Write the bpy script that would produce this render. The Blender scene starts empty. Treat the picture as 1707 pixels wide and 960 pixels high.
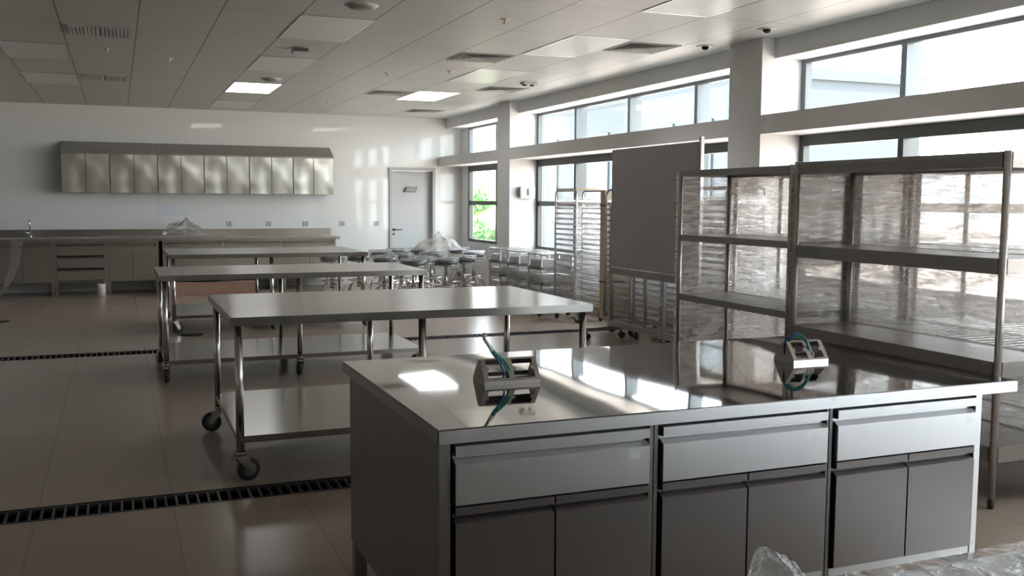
import bpy, bmesh, math, random
from mathutils import Vector, Matrix, noise as mnoise
random.seed(7)
D = bpy.data
SC = bpy.context.scene
COL = SC.collection
PI = math.pi

# ------------------------------------------------------------------ helpers
class MB:
    """collects shapes, built into ONE mesh object"""
    def __init__(s):
        s.v = []; s.f = []; s.sm = []
    def add(s, vs, fs, smooth=False):
        o = len(s.v); s.v += [tuple(v) for v in vs]
        for f in fs:
            s.f.append(tuple(i + o for i in f)); s.sm.append(smooth)
        return s
    def box(s, x0, x1, y0, y1, z0, z1):
        vs = [(x0,y0,z0),(x1,y0,z0),(x1,y1,z0),(x0,y1,z0),(x0,y0,z1),(x1,y0,z1),(x1,y1,z1),(x0,y1,z1)]
        return s.add(vs, [(0,3,2,1),(4,5,6,7),(0,1,5,4),(1,2,6,5),(2,3,7,6),(3,0,4,7)])
    def tube(s, pts, r, n=12, closed=False):
        pts = [Vector(p) for p in pts]; m = len(pts); rings = []
        rs = r if isinstance(r, (list, tuple)) else [r]*m
        ref = None
        for i, p in enumerate(pts):
            a = pts[(i-1) % m] if (closed or i > 0) else p
            b = pts[(i+1) % m] if (closed or i < m-1) else p
            t = (b - a).normalized()
            if ref is None:
                ref = t.orthogonal().normalized()
            u = (ref - t*ref.dot(t))
            if u.length < 1e-5: u = t.orthogonal()
            u.normalize(); ref = u; w = t.cross(u)
            rings.append([p + rs[i]*(math.cos(2*PI*k/n)*u + math.sin(2*PI*k/n)*w) for k in range(n)])
        vs = [q for rg in rings for q in rg]; fs = []
        for i in range(m if closed else m-1):
            j = (i+1) % m
            for k in range(n):
                fs.append((i*n+k, i*n+(k+1) % n, j*n+(k+1) % n, j*n+k))
        s.add(vs, fs, True)
        if not closed:
            o = len(s.v) - m*n
            s.f.append(tuple(o+k for k in reversed(range(n)))); s.sm.append(False)
            s.f.append(tuple(o+(m-1)*n+k for k in range(n))); s.sm.append(False)
        return s
    def lathe(s, prof, c=(0,0,0), axis='z', n=24, smooth=True):
        vs = []; fs = []; m = len(prof)
        for r, h in prof:
            for k in range(n):
                a = 2*PI*k/n; x, y = r*math.cos(a), r*math.sin(a)
                p = (x, y, h) if axis == 'z' else ((h, x, y) if axis == 'x' else (x, h, -y) )
                vs.append((p[0]+c[0], p[1]+c[1], p[2]+c[2]))
        for i in range(m-1):
            for k in range(n):
                fs.append((i*n+k, i*n+(k+1) % n, (i+1)*n+(k+1) % n, (i+1)*n+k))
        s.add(vs, fs, smooth); o = len(s.v)-m*n
        if prof[0][0] > 1e-6: s.f.append(tuple(o+k for k in reversed(range(n)))); s.sm.append(False)
        if prof[-1][0] > 1e-6: s.f.append(tuple(o+(m-1)*n+k for k in range(n))); s.sm.append(False)
        return s
    def prism(s, poly, a, b, axis='x'):
        """poly: 2D points in the plane across axis, extruded from a to b along axis"""
        def P(u, v, w): return (w,u,v) if axis == 'x' else ((u,w,v) if axis == 'y' else (u,v,w))
        n = len(poly)
        vs = [P(u,v,a) for u,v in poly] + [P(u,v,b) for u,v in poly]
        fs = [tuple(reversed(range(n))), tuple(range(n, 2*n))] + [(i,(i+1) % n,n+(i+1) % n,n+i) for i in range(n)]
        return s.add(vs, fs)
    def grid(s, nx, ny, fn, smooth=True):
        vs = [fn(i/nx, j/ny) for j in range(ny+1) for i in range(nx+1)]
        fs = [(j*(nx+1)+i, j*(nx+1)+i+1, (j+1)*(nx+1)+i+1, (j+1)*(nx+1)+i) for j in range(ny) for i in range(nx)]
        return s.add(vs, fs, smooth)
    def build(s, name, mat, parent=None, bevel=0, loc=None, seg=2):
        me = D.meshes.new(name)
        vs = s.v
        if loc: vs = [(x-loc[0], y-loc[1], z-loc[2]) for x, y, z in vs]
        me.from_pydata(vs, [], s.f); me.polygons.foreach_set('use_smooth', s.sm)
        bm = bmesh.new(); bm.from_mesh(me)
        bmesh.ops.recalc_face_normals(bm, faces=bm.faces)
        if bevel:
            ed = [e for e in bm.edges if len(e.link_faces) == 2 and e.calc_face_angle(0) > 0.6]
            bmesh.ops.bevel(bm, geom=ed, offset=bevel, segments=seg, affect='EDGES', clamp_overlap=True)
        bm.to_mesh(me); bm.free()
        me.materials.append(mat)
        o = D.objects.new(name, me); COL.objects.link(o)
        if loc: o.location = loc
        if parent is not None: o.parent = parent
        return o

def tag(o, label=None, cat=None, group=None, kind=None):
    if label: o['label'] = label
    if cat: o['category'] = cat
    if group: o['group'] = group
    if kind: o['kind'] = kind
    return o
def thing(name, label, cat, loc=(0,0,0), rz=0, group=None):
    o = D.objects.new(name, None); COL.objects.link(o); o.empty_display_size = .1
    o.location = loc; o.rotation_euler = (0,0,rz)
    return tag(o, label, cat, group)
def struct(o, label, cat='setting'):
    return tag(o, label, cat, None, 'structure')
def copy_tree(o, parent=None):
    c = o.copy(); COL.objects.link(c)
    if parent is not None: c.parent = parent
    for ch in list(o.children): copy_tree(ch, c)
    return c

# ------------------------------------------------------------------ materials
def mat(name):
    m = D.materials.new(name); m.use_nodes = True; nt = m.node_tree; nt.nodes.clear()
    out = nt.nodes.new('ShaderNodeOutputMaterial')
    return m, nt, out
def N(nt, t, **kw):
    n = nt.nodes.new(t)
    for k, v in kw.items():
        if k in n.inputs: n.inputs[k].default_value = v
        else: setattr(n, k, v)
    return n
def L(nt, a, ao, b, bi): nt.links.new(a.outputs[ao], b.inputs[bi])
def coords(nt, scale=(1,1,1), loc=(0,0,0), kind='Object'):
    tc = N(nt, 'ShaderNodeTexCoord'); mp = N(nt, 'ShaderNodeMapping')
    mp.inputs['Scale'].default_value = scale; mp.inputs['Location'].default_value = loc
    L(nt, tc, kind, mp, 'Vector'); return mp
def plain(name, col, rough=.5, metal=0, var=.06, nscale=6, bump=0, bscale=40, coat=0, spec=.5):
    m, nt, out = mat(name)
    b = N(nt, 'ShaderNodeBsdfPrincipled', Roughness=rough, Metallic=metal)
    b.inputs['Specular IOR Level'].default_value = spec
    b.inputs['Coat Weight'].default_value = coat; b.inputs['Coat Roughness'].default_value = .04
    mp = coords(nt); nz = N(nt, 'ShaderNodeTexNoise', Scale=nscale, Detail=3)
    L(nt, mp, 'Vector', nz, 'Vector')
    r = N(nt, 'ShaderNodeMapRange'); r.inputs['To Min'].default_value = 1-var; r.inputs['To Max'].default_value = 1+var
    L(nt, nz, 'Fac', r, 'Value')
    h = N(nt, 'ShaderNodeVectorMath', operation='SCALE'); h.inputs[0].default_value = col
    L(nt, r, 'Result', h, 'Scale'); L(nt, h, 'Vector', b, 'Base Color')
    if bump:
        n2 = N(nt, 'ShaderNodeTexNoise', Scale=bscale, Detail=2); L(nt, mp, 'Vector', n2, 'Vector')
        bp = N(nt, 'ShaderNodeBump', Strength=bump, Distance=.01); L(nt, n2, 'Fac', bp, 'Height'); L(nt, bp, 'Normal', b, 'Normal')
    L(nt, b, 'BSDF', out, 'Surface'); return m
def steel(name, col=(.60,.59,.565), rough=.25, brush=(1,60,60), bvar=.08, dent=0, dscale=2.5, smudge=0, aniso=0, bbump=.06):
    """brushed stainless steel: fine streaks along one axis, optional slow dents"""
    m, nt, out = mat(name)
    b = N(nt, 'ShaderNodeBsdfPrincipled', Metallic=1.0); b.inputs['Base Color'].default_value = (*col, 1)
    if aniso:
        b.inputs['Anisotropic'].default_value = aniso; ge = N(nt, 'ShaderNodeNewGeometry'); cx = N(nt, 'ShaderNodeVectorMath', operation='CROSS_PRODUCT'); cx.inputs[1].default_value = (1, .02, .01)
        nm = N(nt, 'ShaderNodeVectorMath', operation='NORMALIZE'); L(nt, ge, 'Normal', cx, 0); L(nt, cx, 'Vector', nm, 0); L(nt, nm, 'Vector', b, 'Tangent')
    mp = coords(nt, brush); nz = N(nt, 'ShaderNodeTexNoise', Scale=4, Detail=3); L(nt, mp, 'Vector', nz, 'Vector')
    r = N(nt, 'ShaderNodeMapRange'); r.inputs['To Min'].default_value = max(.02, rough-bvar); r.inputs['To Max'].default_value = rough+bvar
    L(nt, nz, 'Fac', r, 'Value')
    last = r
    mp2 = coords(nt)
    if smudge:
        n3 = N(nt, 'ShaderNodeTexNoise', Scale=9, Detail=2); L(nt, mp2, 'Vector', n3, 'Vector')
        cr = N(nt, 'ShaderNodeMapRange'); cr.inputs['From Min'].default_value = .66; cr.inputs['From Max'].default_value = .74
        cr.inputs['To Min'].default_value = 0; cr.inputs['To Max'].default_value = smudge
        L(nt, n3, 'Fac', cr, 'Value')
        ad = N(nt, 'ShaderNodeMath', operation='ADD'); L(nt, r, 'Result', ad, 0); L(nt, cr, 'Result', ad, 1)
        L(nt, ad, 'Value', b, 'Roughness')
        mx = N(nt, 'ShaderNodeMix', data_type='RGBA'); mx.inputs['A'].default_value = (*col,1); mx.inputs['B'].default_value = (col[0]*.55, col[1]*.55, col[2]*.55, 1)
        L(nt, cr, 'Result', mx, 'Factor'); L(nt, mx, 'Result', b, 'Base Color')
    else:
        L(nt, r, 'Result', b, 'Roughness')
    bp = N(nt, 'ShaderNodeBump', Strength=bbump, Distance=.002); L(nt, nz, 'Fac', bp, 'Height')
    if dent:
        n2 = N(nt, 'ShaderNodeTexNoise', Scale=dscale, Detail=.5); L(nt, mp2, 'Vector', n2, 'Vector')
        b2 = N(nt, 'ShaderNodeBump', Strength=1.0, Distance=dent); L(nt, n2, 'Fac', b2, 'Height'); L(nt, b2, 'Normal', bp, 'Normal')
    L(nt, bp, 'Normal', b, 'Normal')
    L(nt, b, 'BSDF', out, 'Surface'); return m
def film(name, haze=.2, gloss=.12, tint=(.9,.9,.88), scale=(3,3,14), bstr=.5, fold=.35, rough=.12):
    """clear plastic film: mostly see-through, milky where it folds, with glossy creases"""
    m, nt, out = mat(name)
    tr = N(nt, 'ShaderNodeBsdfTransparent'); tl = N(nt, 'ShaderNodeBsdfTranslucent'); df = N(nt, 'ShaderNodeBsdfDiffuse')
    gl = N(nt, 'ShaderNodeBsdfGlossy', Roughness=rough)
    for x in (tl, df): x.inputs['Color'].default_value = (*tint, 1)
    gl.inputs['Color'].default_value = (1,1,1,1)
    mp = coords(nt, scale); nz = N(nt, 'ShaderNodeTexNoise', Scale=3, Detail=5, Distortion=.8); L(nt, mp, 'Vector', nz, 'Vector')
    bp = N(nt, 'ShaderNodeBump', Strength=bstr, Distance=.02); L(nt, nz, 'Fac', bp, 'Height')
    L(nt, bp, 'Normal', gl, 'Normal')
    m1 = N(nt, 'ShaderNodeMixShader', Fac=.5); L(nt, tl, 0, m1, 1); L(nt, df, 0, m1, 2)
    r = N(nt, 'ShaderNodeMapRange'); r.inputs['From Min'].default_value = .35; r.inputs['From Max'].default_value = .75
    r.inputs['To Min'].default_value = haze*.5; r.inputs['To Max'].default_value = haze + fold*haze*2
    L(nt, nz, 'Fac', r, 'Value')
    m2 = N(nt, 'ShaderNodeMixShader'); L(nt, r, 'Result', m2, 0); L(nt, tr, 0, m2, 1); L(nt, m1, 0, m2, 2)
    fr = N(nt, 'ShaderNodeFresnel', IOR=1.45); L(nt, bp, 'Normal', fr, 'Normal')
    sc = N(nt, 'ShaderNodeMath', operation='MULTIPLY'); sc.inputs[1].default_value = gloss*5; sc.use_clamp = True; L(nt, fr, 0, sc, 0)
    m3 = N(nt, 'ShaderNodeMixShader'); L(nt, sc, 0, m3, 0); L(nt, m2, 0, m3, 1); L(nt, gl, 0, m3, 2)
    L(nt, m3, 0, out, 'Surface'); return m
def grid_mat(name, col, line, sx, sy, ox, oy, wx, wy, rough, var=.05, spec=.5, nscale=1.3, tilevar=.03):
    """tiles in object x/y with thin joints"""
    m, nt, out = mat(name)
    b = N(nt, 'ShaderNodeBsdfPrincipled', Roughness=rough); b.inputs['Specular IOR Level'].default_value = spec
    tc = N(nt, 'ShaderNodeTexCoord'); sp = N(nt, 'ShaderNodeSeparateXYZ'); L(nt, tc, 'Object', sp, 0)
    masks = []; cells = []
    for ax, s_, o_, w_ in (('X', sx, ox, wx), ('Y', sy, oy, wy)):
        a = N(nt, 'ShaderNodeMath', operation='SUBTRACT'); a.inputs[1].default_value = o_; L(nt, sp, ax, a, 0)
        d = N(nt, 'ShaderNodeMath', operation='DIVIDE'); d.inputs[1].default_value = s_; L(nt, a, 0, d, 0)
        fl = N(nt, 'ShaderNodeMath', operation='FLOOR'); L(nt, d, 0, fl, 0); cells.append(fl)
        fr = N(nt, 'ShaderNodeMath', operation='FRACT'); L(nt, d, 0, fr, 0)
        pp = N(nt, 'ShaderNodeMath', operation='PINGPONG'); pp.inputs[1].default_value = .5; L(nt, fr, 0, pp, 0)
        lt = N(nt, 'ShaderNodeMath', operation='LESS_THAN'); lt.inputs[1].default_value = w_/2/s_; L(nt, pp, 0, lt, 0); masks.append(lt)
    mx = N(nt, 'ShaderNodeMath', operation='MAXIMUM'); L(nt, masks[0], 0, mx, 0); L(nt, masks[1], 0, mx, 1)
    cb = N(nt, 'ShaderNodeCombineXYZ'); L(nt, cells[0], 0, cb, 0); L(nt, cells[1], 0, cb, 1)
    wn = N(nt, 'ShaderNodeTexWhiteNoise'); L(nt, cb, 0, wn, 'Vector')
    nz = N(nt, 'ShaderNodeTexNoise', Scale=nscale, Detail=4); L(nt, tc, 'Object', nz, 'Vector')
    r1 = N(nt, 'ShaderNodeMapRange'); r1.inputs['To Min'].default_value = 1-tilevar; r1.inputs['To Max'].default_value = 1+tilevar; L(nt, wn, 'Value', r1, 'Value')
    r2 = N(nt, 'ShaderNodeMapRange'); r2.inputs['To Min'].default_value = 1-var; r2.inputs['To Max'].default_value = 1+var; L(nt, nz, 'Fac', r2, 'Value')
    ml = N(nt, 'ShaderNodeMath', operation='MULTIPLY'); L(nt, r1, 'Result', ml, 0); L(nt, r2, 'Result', ml, 1)
    vs = N(nt, 'ShaderNodeVectorMath', operation='SCALE'); vs.inputs[0].default_value = col; L(nt, ml, 0, vs, 'Scale')
    mc = N(nt, 'ShaderNodeMix', data_type='RGBA'); L(nt, mx, 0, mc, 'Factor'); L(nt, vs, 'Vector', mc, 'A'); mc.inputs['B'].default_value = (*line, 1)
    L(nt, mc, 'Result', b, 'Base Color'); L(nt, b, 'BSDF', out, 'Surface'); return m
def emit(name, col, s):
    m, nt, out = mat(name); e = N(nt, 'ShaderNodeEmission', Strength=s); e.inputs['Color'].default_value = (*col,1)
    L(nt, e, 0, out, 'Surface'); return m
def glass(name, tint=(.95,.98,.98), fac=.08):
    m, nt, out = mat(name)
    t = N(nt, 'ShaderNodeBsdfTransparent'); t.inputs['Color'].default_value = (*tint,1); g = N(nt, 'ShaderNodeBsdfGlossy', Roughness=.02)
    lw = N(nt, 'ShaderNodeLayerWeight', Blend=.12); mx = N(nt, 'ShaderNodeMixShader')
    ml = N(nt, 'ShaderNodeMath', operation='MULTIPLY'); ml.inputs[1].default_value = .3; L(nt, lw, 'Fresnel', ml, 0); L(nt, ml, 0, mx, 0); L(nt, t, 0, mx, 1); L(nt, g, 0, mx, 2); L(nt, mx, 0, out, 'Surface'); return m

M = dict(
    floor=grid_mat('floor_tile', (.37,.295,.243), (.24,.19,.158), .6, .6, .21, .0,   .004, .004, .26, .07, .5),
    ceiling=grid_mat('ceiling_tile', (.57,.575,.55), (.16,.155,.15), .6, 1.2, .2, 7.95, .012, .008, .42, .03, .5, tilevar=.02),
    wall=plain('white_wall_panel', (.78,.785,.76), .4, 0, .012, 2, 0, 40, .75),
    plaster=plain('painted_plaster', (.70,.70,.69), .45, 0, .015, 3),
    dim=plain('plain_wall', (.55,.54,.52), .7, 0, .03, 2),
    top=steel('brushed_table_steel', (.40,.39,.37), .19, (1,30,30), .01, 0, 3, 0, .82, 0),
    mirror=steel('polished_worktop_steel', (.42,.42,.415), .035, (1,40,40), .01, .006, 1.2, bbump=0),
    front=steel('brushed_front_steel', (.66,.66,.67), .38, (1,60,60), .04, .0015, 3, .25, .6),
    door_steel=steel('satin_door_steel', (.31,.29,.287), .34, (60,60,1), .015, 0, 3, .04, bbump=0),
    side=steel('satin_side_steel', (.32,.315,.295), .40, (60,60,1), .05, .002, 2),
    pipe=steel('tube_steel', (.60,.57,.53), .22, (60,60,1), .02),
    shelf=steel('shelf_steel', (.40,.38,.355), .36, (60,1,60), .05),
    shelf_post=steel('shelf_post_steel', (.46,.43,.40), .33, (60,60,1), .02),
    dented=steel('dented_cabinet_steel', (.70,.69,.62), .33, (20,20,1), .02, .035, 3.4, bbump=0),
    hood=steel('dull_cover_steel', (.36,.35,.33), .40, (1,60,60), .05),
    counter=steel('counter_steel', (.50,.48,.44), .34, (1,60,60), .03, .003, 3, 0, .7),
    chrome=steel('chrome', (.75,.75,.76), .08, (1,1,1), .02),
    stool_metal=steel('stool_metal', (.46,.43,.42), .17, (1,1,1), .02),
    rack=steel('rack_steel', (.40,.395,.40), .34, (60,60,1), .03),
    tray=steel('tray_ledge_steel', (.58,.57,.56), .34, (1,60,1), .03),
    rubber=plain('black_rubber', (.03,.032,.03), .55, 0, .15),
    wheel_hub=plain('grey_green_hub', (.10,.16,.14), .45, 0, .1),
    vinyl=plain('black_vinyl', (.012,.016,.022), .28, 0, .1, 12, .15, 60),
    dark=plain('dark_void', (.008,.008,.008), .8, 0, .1),
    frame_dark=plain('dark_window_frame', (.055,.065,.062), .4, 0, .06),
    frame_blue=plain('grey_window_frame', (.13,.155,.17), .4, 0, .05),
    grey_panel=plain('grey_panel_film', (.43,.41,.435), .42, 0, .05, 3, .6, 7, 0, .5),
    door_paint=plain('grey_door_paint', (.50,.51,.51), .45, 0, .02),
    door_frame=plain('door_frame_paint', (.42,.43,.42), .45, 0, .03),
    plate=plain('white_plastic', (.58,.58,.56), .4, 0, .02),
    cream=plain('cream_plastic', (.72,.62,.52), .4, 0, .03),
    grey_plastic=plain('grey_plastic', (.30,.30,.28), .45, 0, .04),
    dark_metal=plain('dark_metal', (.10,.10,.095), .4, .6, .1),
    vent=plain('vent_paint', (.52,.52,.50), .5, 0, .03),
    diffuser=plain('unlit_diffuser', (.72,.72,.70), .32, 0, .03, 2, 0, 40, .06, .5),
    lit=emit('lit_panel', (1,1,1), 4.5),
    trim_metal=steel('light_trim', (.75,.75,.74), .2, (1,1,1), .04),
    cardboard=plain('brown_cardboard', (.36,.215,.16), .8, 0, .08, 5),
    tan=plain('tan_cardboard', (.62,.50,.34), .8, 0, .08, 30),
    paper=plain('paper', (.72,.73,.76), .7, 0, .03),
    cup=plain('white_pail', (.70,.64,.57), .5, 0, .04),
    wire_blue=plain('blue_wire', (.02,.07,.22), .4, 0, .05), wire_green=plain('green_wire', (.02,.24,.10), .4, 0, .05),
    wire_white=plain('white_cable', (.55,.52,.38), .45, 0, .05),
    holder=steel('outlet_housing_steel', (.50,.48,.46), .34, (60,1,60), .06),
    film=film('clear_film', .22, .10, (.86,.84,.80), (3,3,14), .5),
    film_shelf=film('shelf_wrap', .40, .06, (.86,.77,.71), (2,2,14), .45, .5),
    film_front=film('front_wrap', .07, .05, (.84,.78,.72), (2,2,14), .45, .6),
    film_cart=film('cart_wrap', .09, .07, (.74,.70,.70), (3,3,6), .8, .5),
    film_rack=film('rack_wrap', .16, .09, (.74,.70,.70), (2,2,12), .8, .5),
    film_top=film('counter_wrap', .07, .11, (.45,.42,.40), (9,9,9), 1.0, .8, .08),
    film_bag=film('crumpled_bag', .11, .09, (.88,.88,.86), (9,9,9), .8, .5),
    film_stool=film('stool_bag', .10, .12, (.86,.88,.88), (9,9,9), .9, .5),
    glass=glass('window_glass'),
    paving=plain('pale_paving', (.60,.50,.44), .8, 0, .06, .6),
    lawn=plain('lawn', (.13,.36,.05), .9, 0, .35, 1.2, .4, 8),
    leaf=plain('shrub_leaf', (.06,.22,.04), .7, 0, .3, 4),
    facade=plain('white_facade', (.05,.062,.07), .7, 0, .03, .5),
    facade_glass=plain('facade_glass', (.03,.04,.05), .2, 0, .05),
    grey_shed=plain('grey_cladding', (.30,.31,.31), .6, 0, .05),
)

# ------------------------------------------------------------------ camera
F, yaw, pit, rol, HC = 1620.8, .38492, .08911, .00541, 1.47
f = Vector((math.sin(yaw)*math.cos(pit), math.cos(yaw)*math.cos(pit), -math.sin(pit)))
r0 = Vector((math.cos(yaw), -math.sin(yaw), 0)); u0 = r0.cross(f)
rt = math.cos(rol)*r0 + math.sin(rol)*u0; up = -math.sin(rol)*r0 + math.cos(rol)*u0
cam = D.cameras.new('camera'); co = D.objects.new('camera', cam); COL.objects.link(co)
co.matrix_world = Matrix(((rt.x, up.x, -f.x, 0), (rt.y, up.y, -f.y, 0), (rt.z, up.z, -f.z, HC), (0,0,0,1)))
cam.sensor_fit = 'HORIZONTAL'; cam.sensor_width = 36; cam.lens = F/1707*36; cam.clip_start = .05; cam.clip_end = 300
SC.camera = co

# ------------------------------------------------------------------ room shell
CZ, YF, XL, YB = 2.94, 16.9, -6.0, -5.0
XW, XP = 5.83, 5.40
drains = [(4.83, 5.05), (9.82, 10.06)]; DX0, DX1 = -3.0, 5.2
b = MB()
ys = [YB] + [y for d in drains for y in d] + [YF]
for i in range(len(ys)-1):
    if i % 2 == 0: b.box(XL, 6.1, ys[i], ys[i+1], -.12, 0)
    else: b.box(XL, DX0, ys[i], ys[i+1], -.12, 0); b.box(DX1, 6.1, ys[i], ys[i+1], -.12, 0)
struct(b.build('floor', M['floor']), 'beige tiled floor of the large kitchen', 'floor')
struct(MB().box(XL, 6.3, YB, YF+.2, CZ, CZ+.15).build('ceiling', M['ceiling']), 'grey metal tile ceiling with long joints', 'ceiling')
DX = (4.48, 5.335, 2.05)
b = MB(); b.box(XL, DX[0], YF, YF+.2, 0, CZ); b.box(DX[1], 5.93, YF, YF+.2, 0, CZ); b.box(DX[0], DX[1], YF, YF+.2, DX[2], CZ)
struct(b.build('wall_far', M['wall']), 'glossy white far wall with sockets and wall cabinets', 'wall')
struct(MB().box(XL-.2, XL, YB-.2, YF+.2, 0, CZ).build('wall_left', M['dim']), 'plain wall closing the room', 'wall')
struct(MB().box(XL-.2, 6.3, YB-.2, YB, 0, CZ).build('wall_back', M['dim']), 'plain wall behind the viewer', 'wall')
SILL, B0, B1, BH = .75, 2.085, 2.254, 2.765
b = MB(); b.box(XW, 5.93, YB, YF, 0, SILL); b.box(XW, 5.93, 16.52, YF, SILL, CZ); b.box(XW, 5.93, YB, -4.76, SILL, CZ)
struct(b.build('wall_right', M['plaster']), 'white wall under the long windows', 'wall')
struct(MB().box(XP+.002, 5.93, YB, YF, B0, B1).build('trim_1', M['plaster']), 'grey white beam running between the two rows of windows', 'beam')
struct(MB().box(5.54, 5.95, YB, YF, BH, CZ).build('trim_2', M['plaster']), 'white bulkhead along the ceiling above the windows', 'bulkhead')
for i, (y0, y1, lb) in enumerate(((13.45, 13.95, 'white pillar with the small wall box beside it'), (7.38, 7.88, 'broad white pillar behind the shelving'), (1.31, 1.81, 'white pillar nearest the viewer'), (-4.76, -4.26, 'white pillar by the back wall'))):
    struct(MB().box(XP, 5.94, y0, y1, 0, CZ).build('pillar', M['plaster']), lb, 'pillar')

# windows
bays = [(13.95, 16.52, [15.12]), (7.88, 13.45, [12.13, 10.63, 9.136]), (1.81, 7.38, [6.127, 4.63, 3.13]), (-4.26, 1.31, [.06, -1.44, -2.94])]
names_l = ['lower window beside the door corner looking onto the lawn', 'lower window behind the tray racks and grey panel', 'lower window behind the wrapped shelving', 'lower window beside the viewer']
names_u = ['upper window near the far corner', 'upper window strip of four panes between the pillars', 'upper window with the brightest panes', 'upper window strip beside the viewer']
wn = 0
for (y0, y1, mus), ll, lu in zip(bays, names_l, names_u):
    for z0, z1, head, lab, fm, mid in ((SILL, B0, .10, ll, 'frame_dark', 1.436), (B1, BH, .035, lu, 'frame_blue', None)):
        wn += 1
        w = thing('window_%d' % wn, lab, 'window', (5.9, (y0+y1)/2, z0)); w['kind'] = 'structure'
        c = (5.9, (y0+y1)/2, z0)
        fr = MB(); x0, x1 = XW+.005, 5.905
        fr.box(x0, x1, y0, y1, z1-head, z1); fr.box(x0, x1, y0, y1, z0, z0+.05)
        for yy in (y0+.03, y1-.03): fr.box(x0, x1, yy-.03, yy+.03, z0+.05, z1-head)
        o = fr.build('window_frame', M[fm], None, .002); o.parent = w; o.location = (-c[0], -c[1], -c[2])
        for my in mus:
            mb = MB().box(x0, 6.0, my-.03, my+.03, z0+.05, z1-head)
            o = mb.build('mullion', M[fm], None, .002); o.parent = w; o.location = (-c[0], -c[1], -c[2])
        if mid:
            o = MB().box(x0+.005, 5.90, y0+.06, y1-.06, mid-.035, mid+.035).build('mid_rail', M[fm], None, .002); o.parent = w; o.location = (-c[0], -c[1], -c[2])
        gb = MB(); ed = sorted([y0+.03] + mus + [y1-.03])
        for a, e in zip(ed[:-1], ed[1:]):
            gb.add([(5.88, a+.03, z0+.05), (5.88, e-.03, z0+.05), (5.88, e-.03, z1-head), (5.88, a+.03, z1-head)], [(0,1,2,3)])
        o = gb.build('pane', M['glass']); o.parent = w; o.location = (-c[0], -c[1], -c[2])
        # light portal in the opening
        ar = D.lights.new('window_portal', 'AREA'); ar.shape = 'RECTANGLE'; ar.size = z1-z0; ar.size_y = y1-y0; ar.cycles.is_portal = True
        ao = D.objects.new('window_portal', ar); COL.objects.link(ao); ao.location = (5.97, (y0+y1)/2, (z0+z1)/2); ao.rotation_euler = (0, PI/2, 0)

# door in the far wall
d = thing('door_1', 'grey flush door in the far wall near the window corner', 'door', ((DX[0]+DX[1])/2, YF, 0)); d['kind'] = 'structure'
c = (d.location.x, YF, 0)
def lp(mb, name, m, parent, c, bevel=0, label=None):
    o = mb.build(name, m, None, bevel, loc=c); o.location = (0,0,0); o.parent = parent
    if label: o['label'] = label
    return o
b = MB(); b.box(DX[0], DX[0]+.05, YF-.025, YF+.14, 0, DX[2]); b.box(DX[1]-.05, DX[1], YF-.025, YF+.14, 0, DX[2]); b.box(DX[0]+.05, DX[1]-.05, YF-.025, YF+.14, DX[2]-.05, DX[2])
lp(b, 'door_frame', M['door_frame'], d, c, .003)
leaf = lp(MB().box(DX[0]+.052, DX[1]-.052, YF+.09, YF+.13, .01, DX[2]-.052), 'door_leaf', M['door_paint'], d, c, .002)
b = MB(); b.lathe([(.026, YF+.09), (.026, YF+.08)], (4.585, 0, .95), 'y', 16); b.tube([(4.585, YF+.09, .95), (4.585, YF+.03, .95), (4.60, YF+.02, .95), (4.72, YF+.02, .95)], .011)
b.lathe([(.022, YF+.09), (.022, YF+.082)], (4.585, 0, .87), 'y', 16)
o = lp(b, 'door_handle', M['dark_metal'], leaf, c); o['label'] = 'dark lever handle'
b = MB(); b.prism([(4.77, 1.62), (4.98, 1.62), (5.03, 1.71), (4.82, 1.71)], YF+.062, YF+.09, 'y')
o = lp(b, 'door_plate', M['dark_metal'], leaf, c); o['label'] = 'slanted dark metal plate'
b = MB(); b.prism([(4.795, 1.632), (4.97, 1.632), (5.005, 1.698), (4.83, 1.698)], YF+.056, YF+.062, 'y')
lp(b, 'plate_face', M['grey_plastic'], leaf, c)

# floor drains
for i, (y0, y1) in enumerate(drains):
    c = (1.1, (y0+y1)/2, 0)
    t = thing('floor_drain', ('wide slotted floor drain in front of the nearest work table', 'slotted floor drain running under the middle work table')[i], 'drain', c, 0, 'slotted floor drains')
    b = MB(); b.box(DX0, DX1, y0, y1, -.12, -.10)
    for ya, yb in ((y0, y0+.012), (y1-.012, y1)): b.box(DX0, DX1, ya, yb, -.10, .001)
    lp(b, 'channel', M['dark'], t, c)
    b = MB(); x = DX0 + .03
    while x < DX1-.03:
        b.box(x-.005, x+.005, y0+.012, y1-.012, -.02, -.003); x += .05
    b.box(DX0, DX1, y0+.012, y0+.03, -.02, -.002); b.box(DX0, DX1, y1-.03, y1-.012, -.02, -.002)
    lp(b, 'grate', M['dark_metal'], t, c)
for x, y, lb in ((.715, 11.05, 'small dark round floor drain under the farthest work table'), (-1.35, 13.0, 'small dark round floor drain in the open floor near the left counter')):
    t = thing('round_drain', lb, 'drain', (x, y, 0))
    MB().lathe([(.12, 0), (.12, .006), (.11, .008), (0, .008)], n=20).build('drain_cover', M['dark'], t)
    b = MB()
    for k in range(-3, 4): b.box(-.07, .07, k*.022-.004, k*.022+.004, .008, .011)
    b.build('drain_slot', M['dark_metal'], t)

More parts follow.
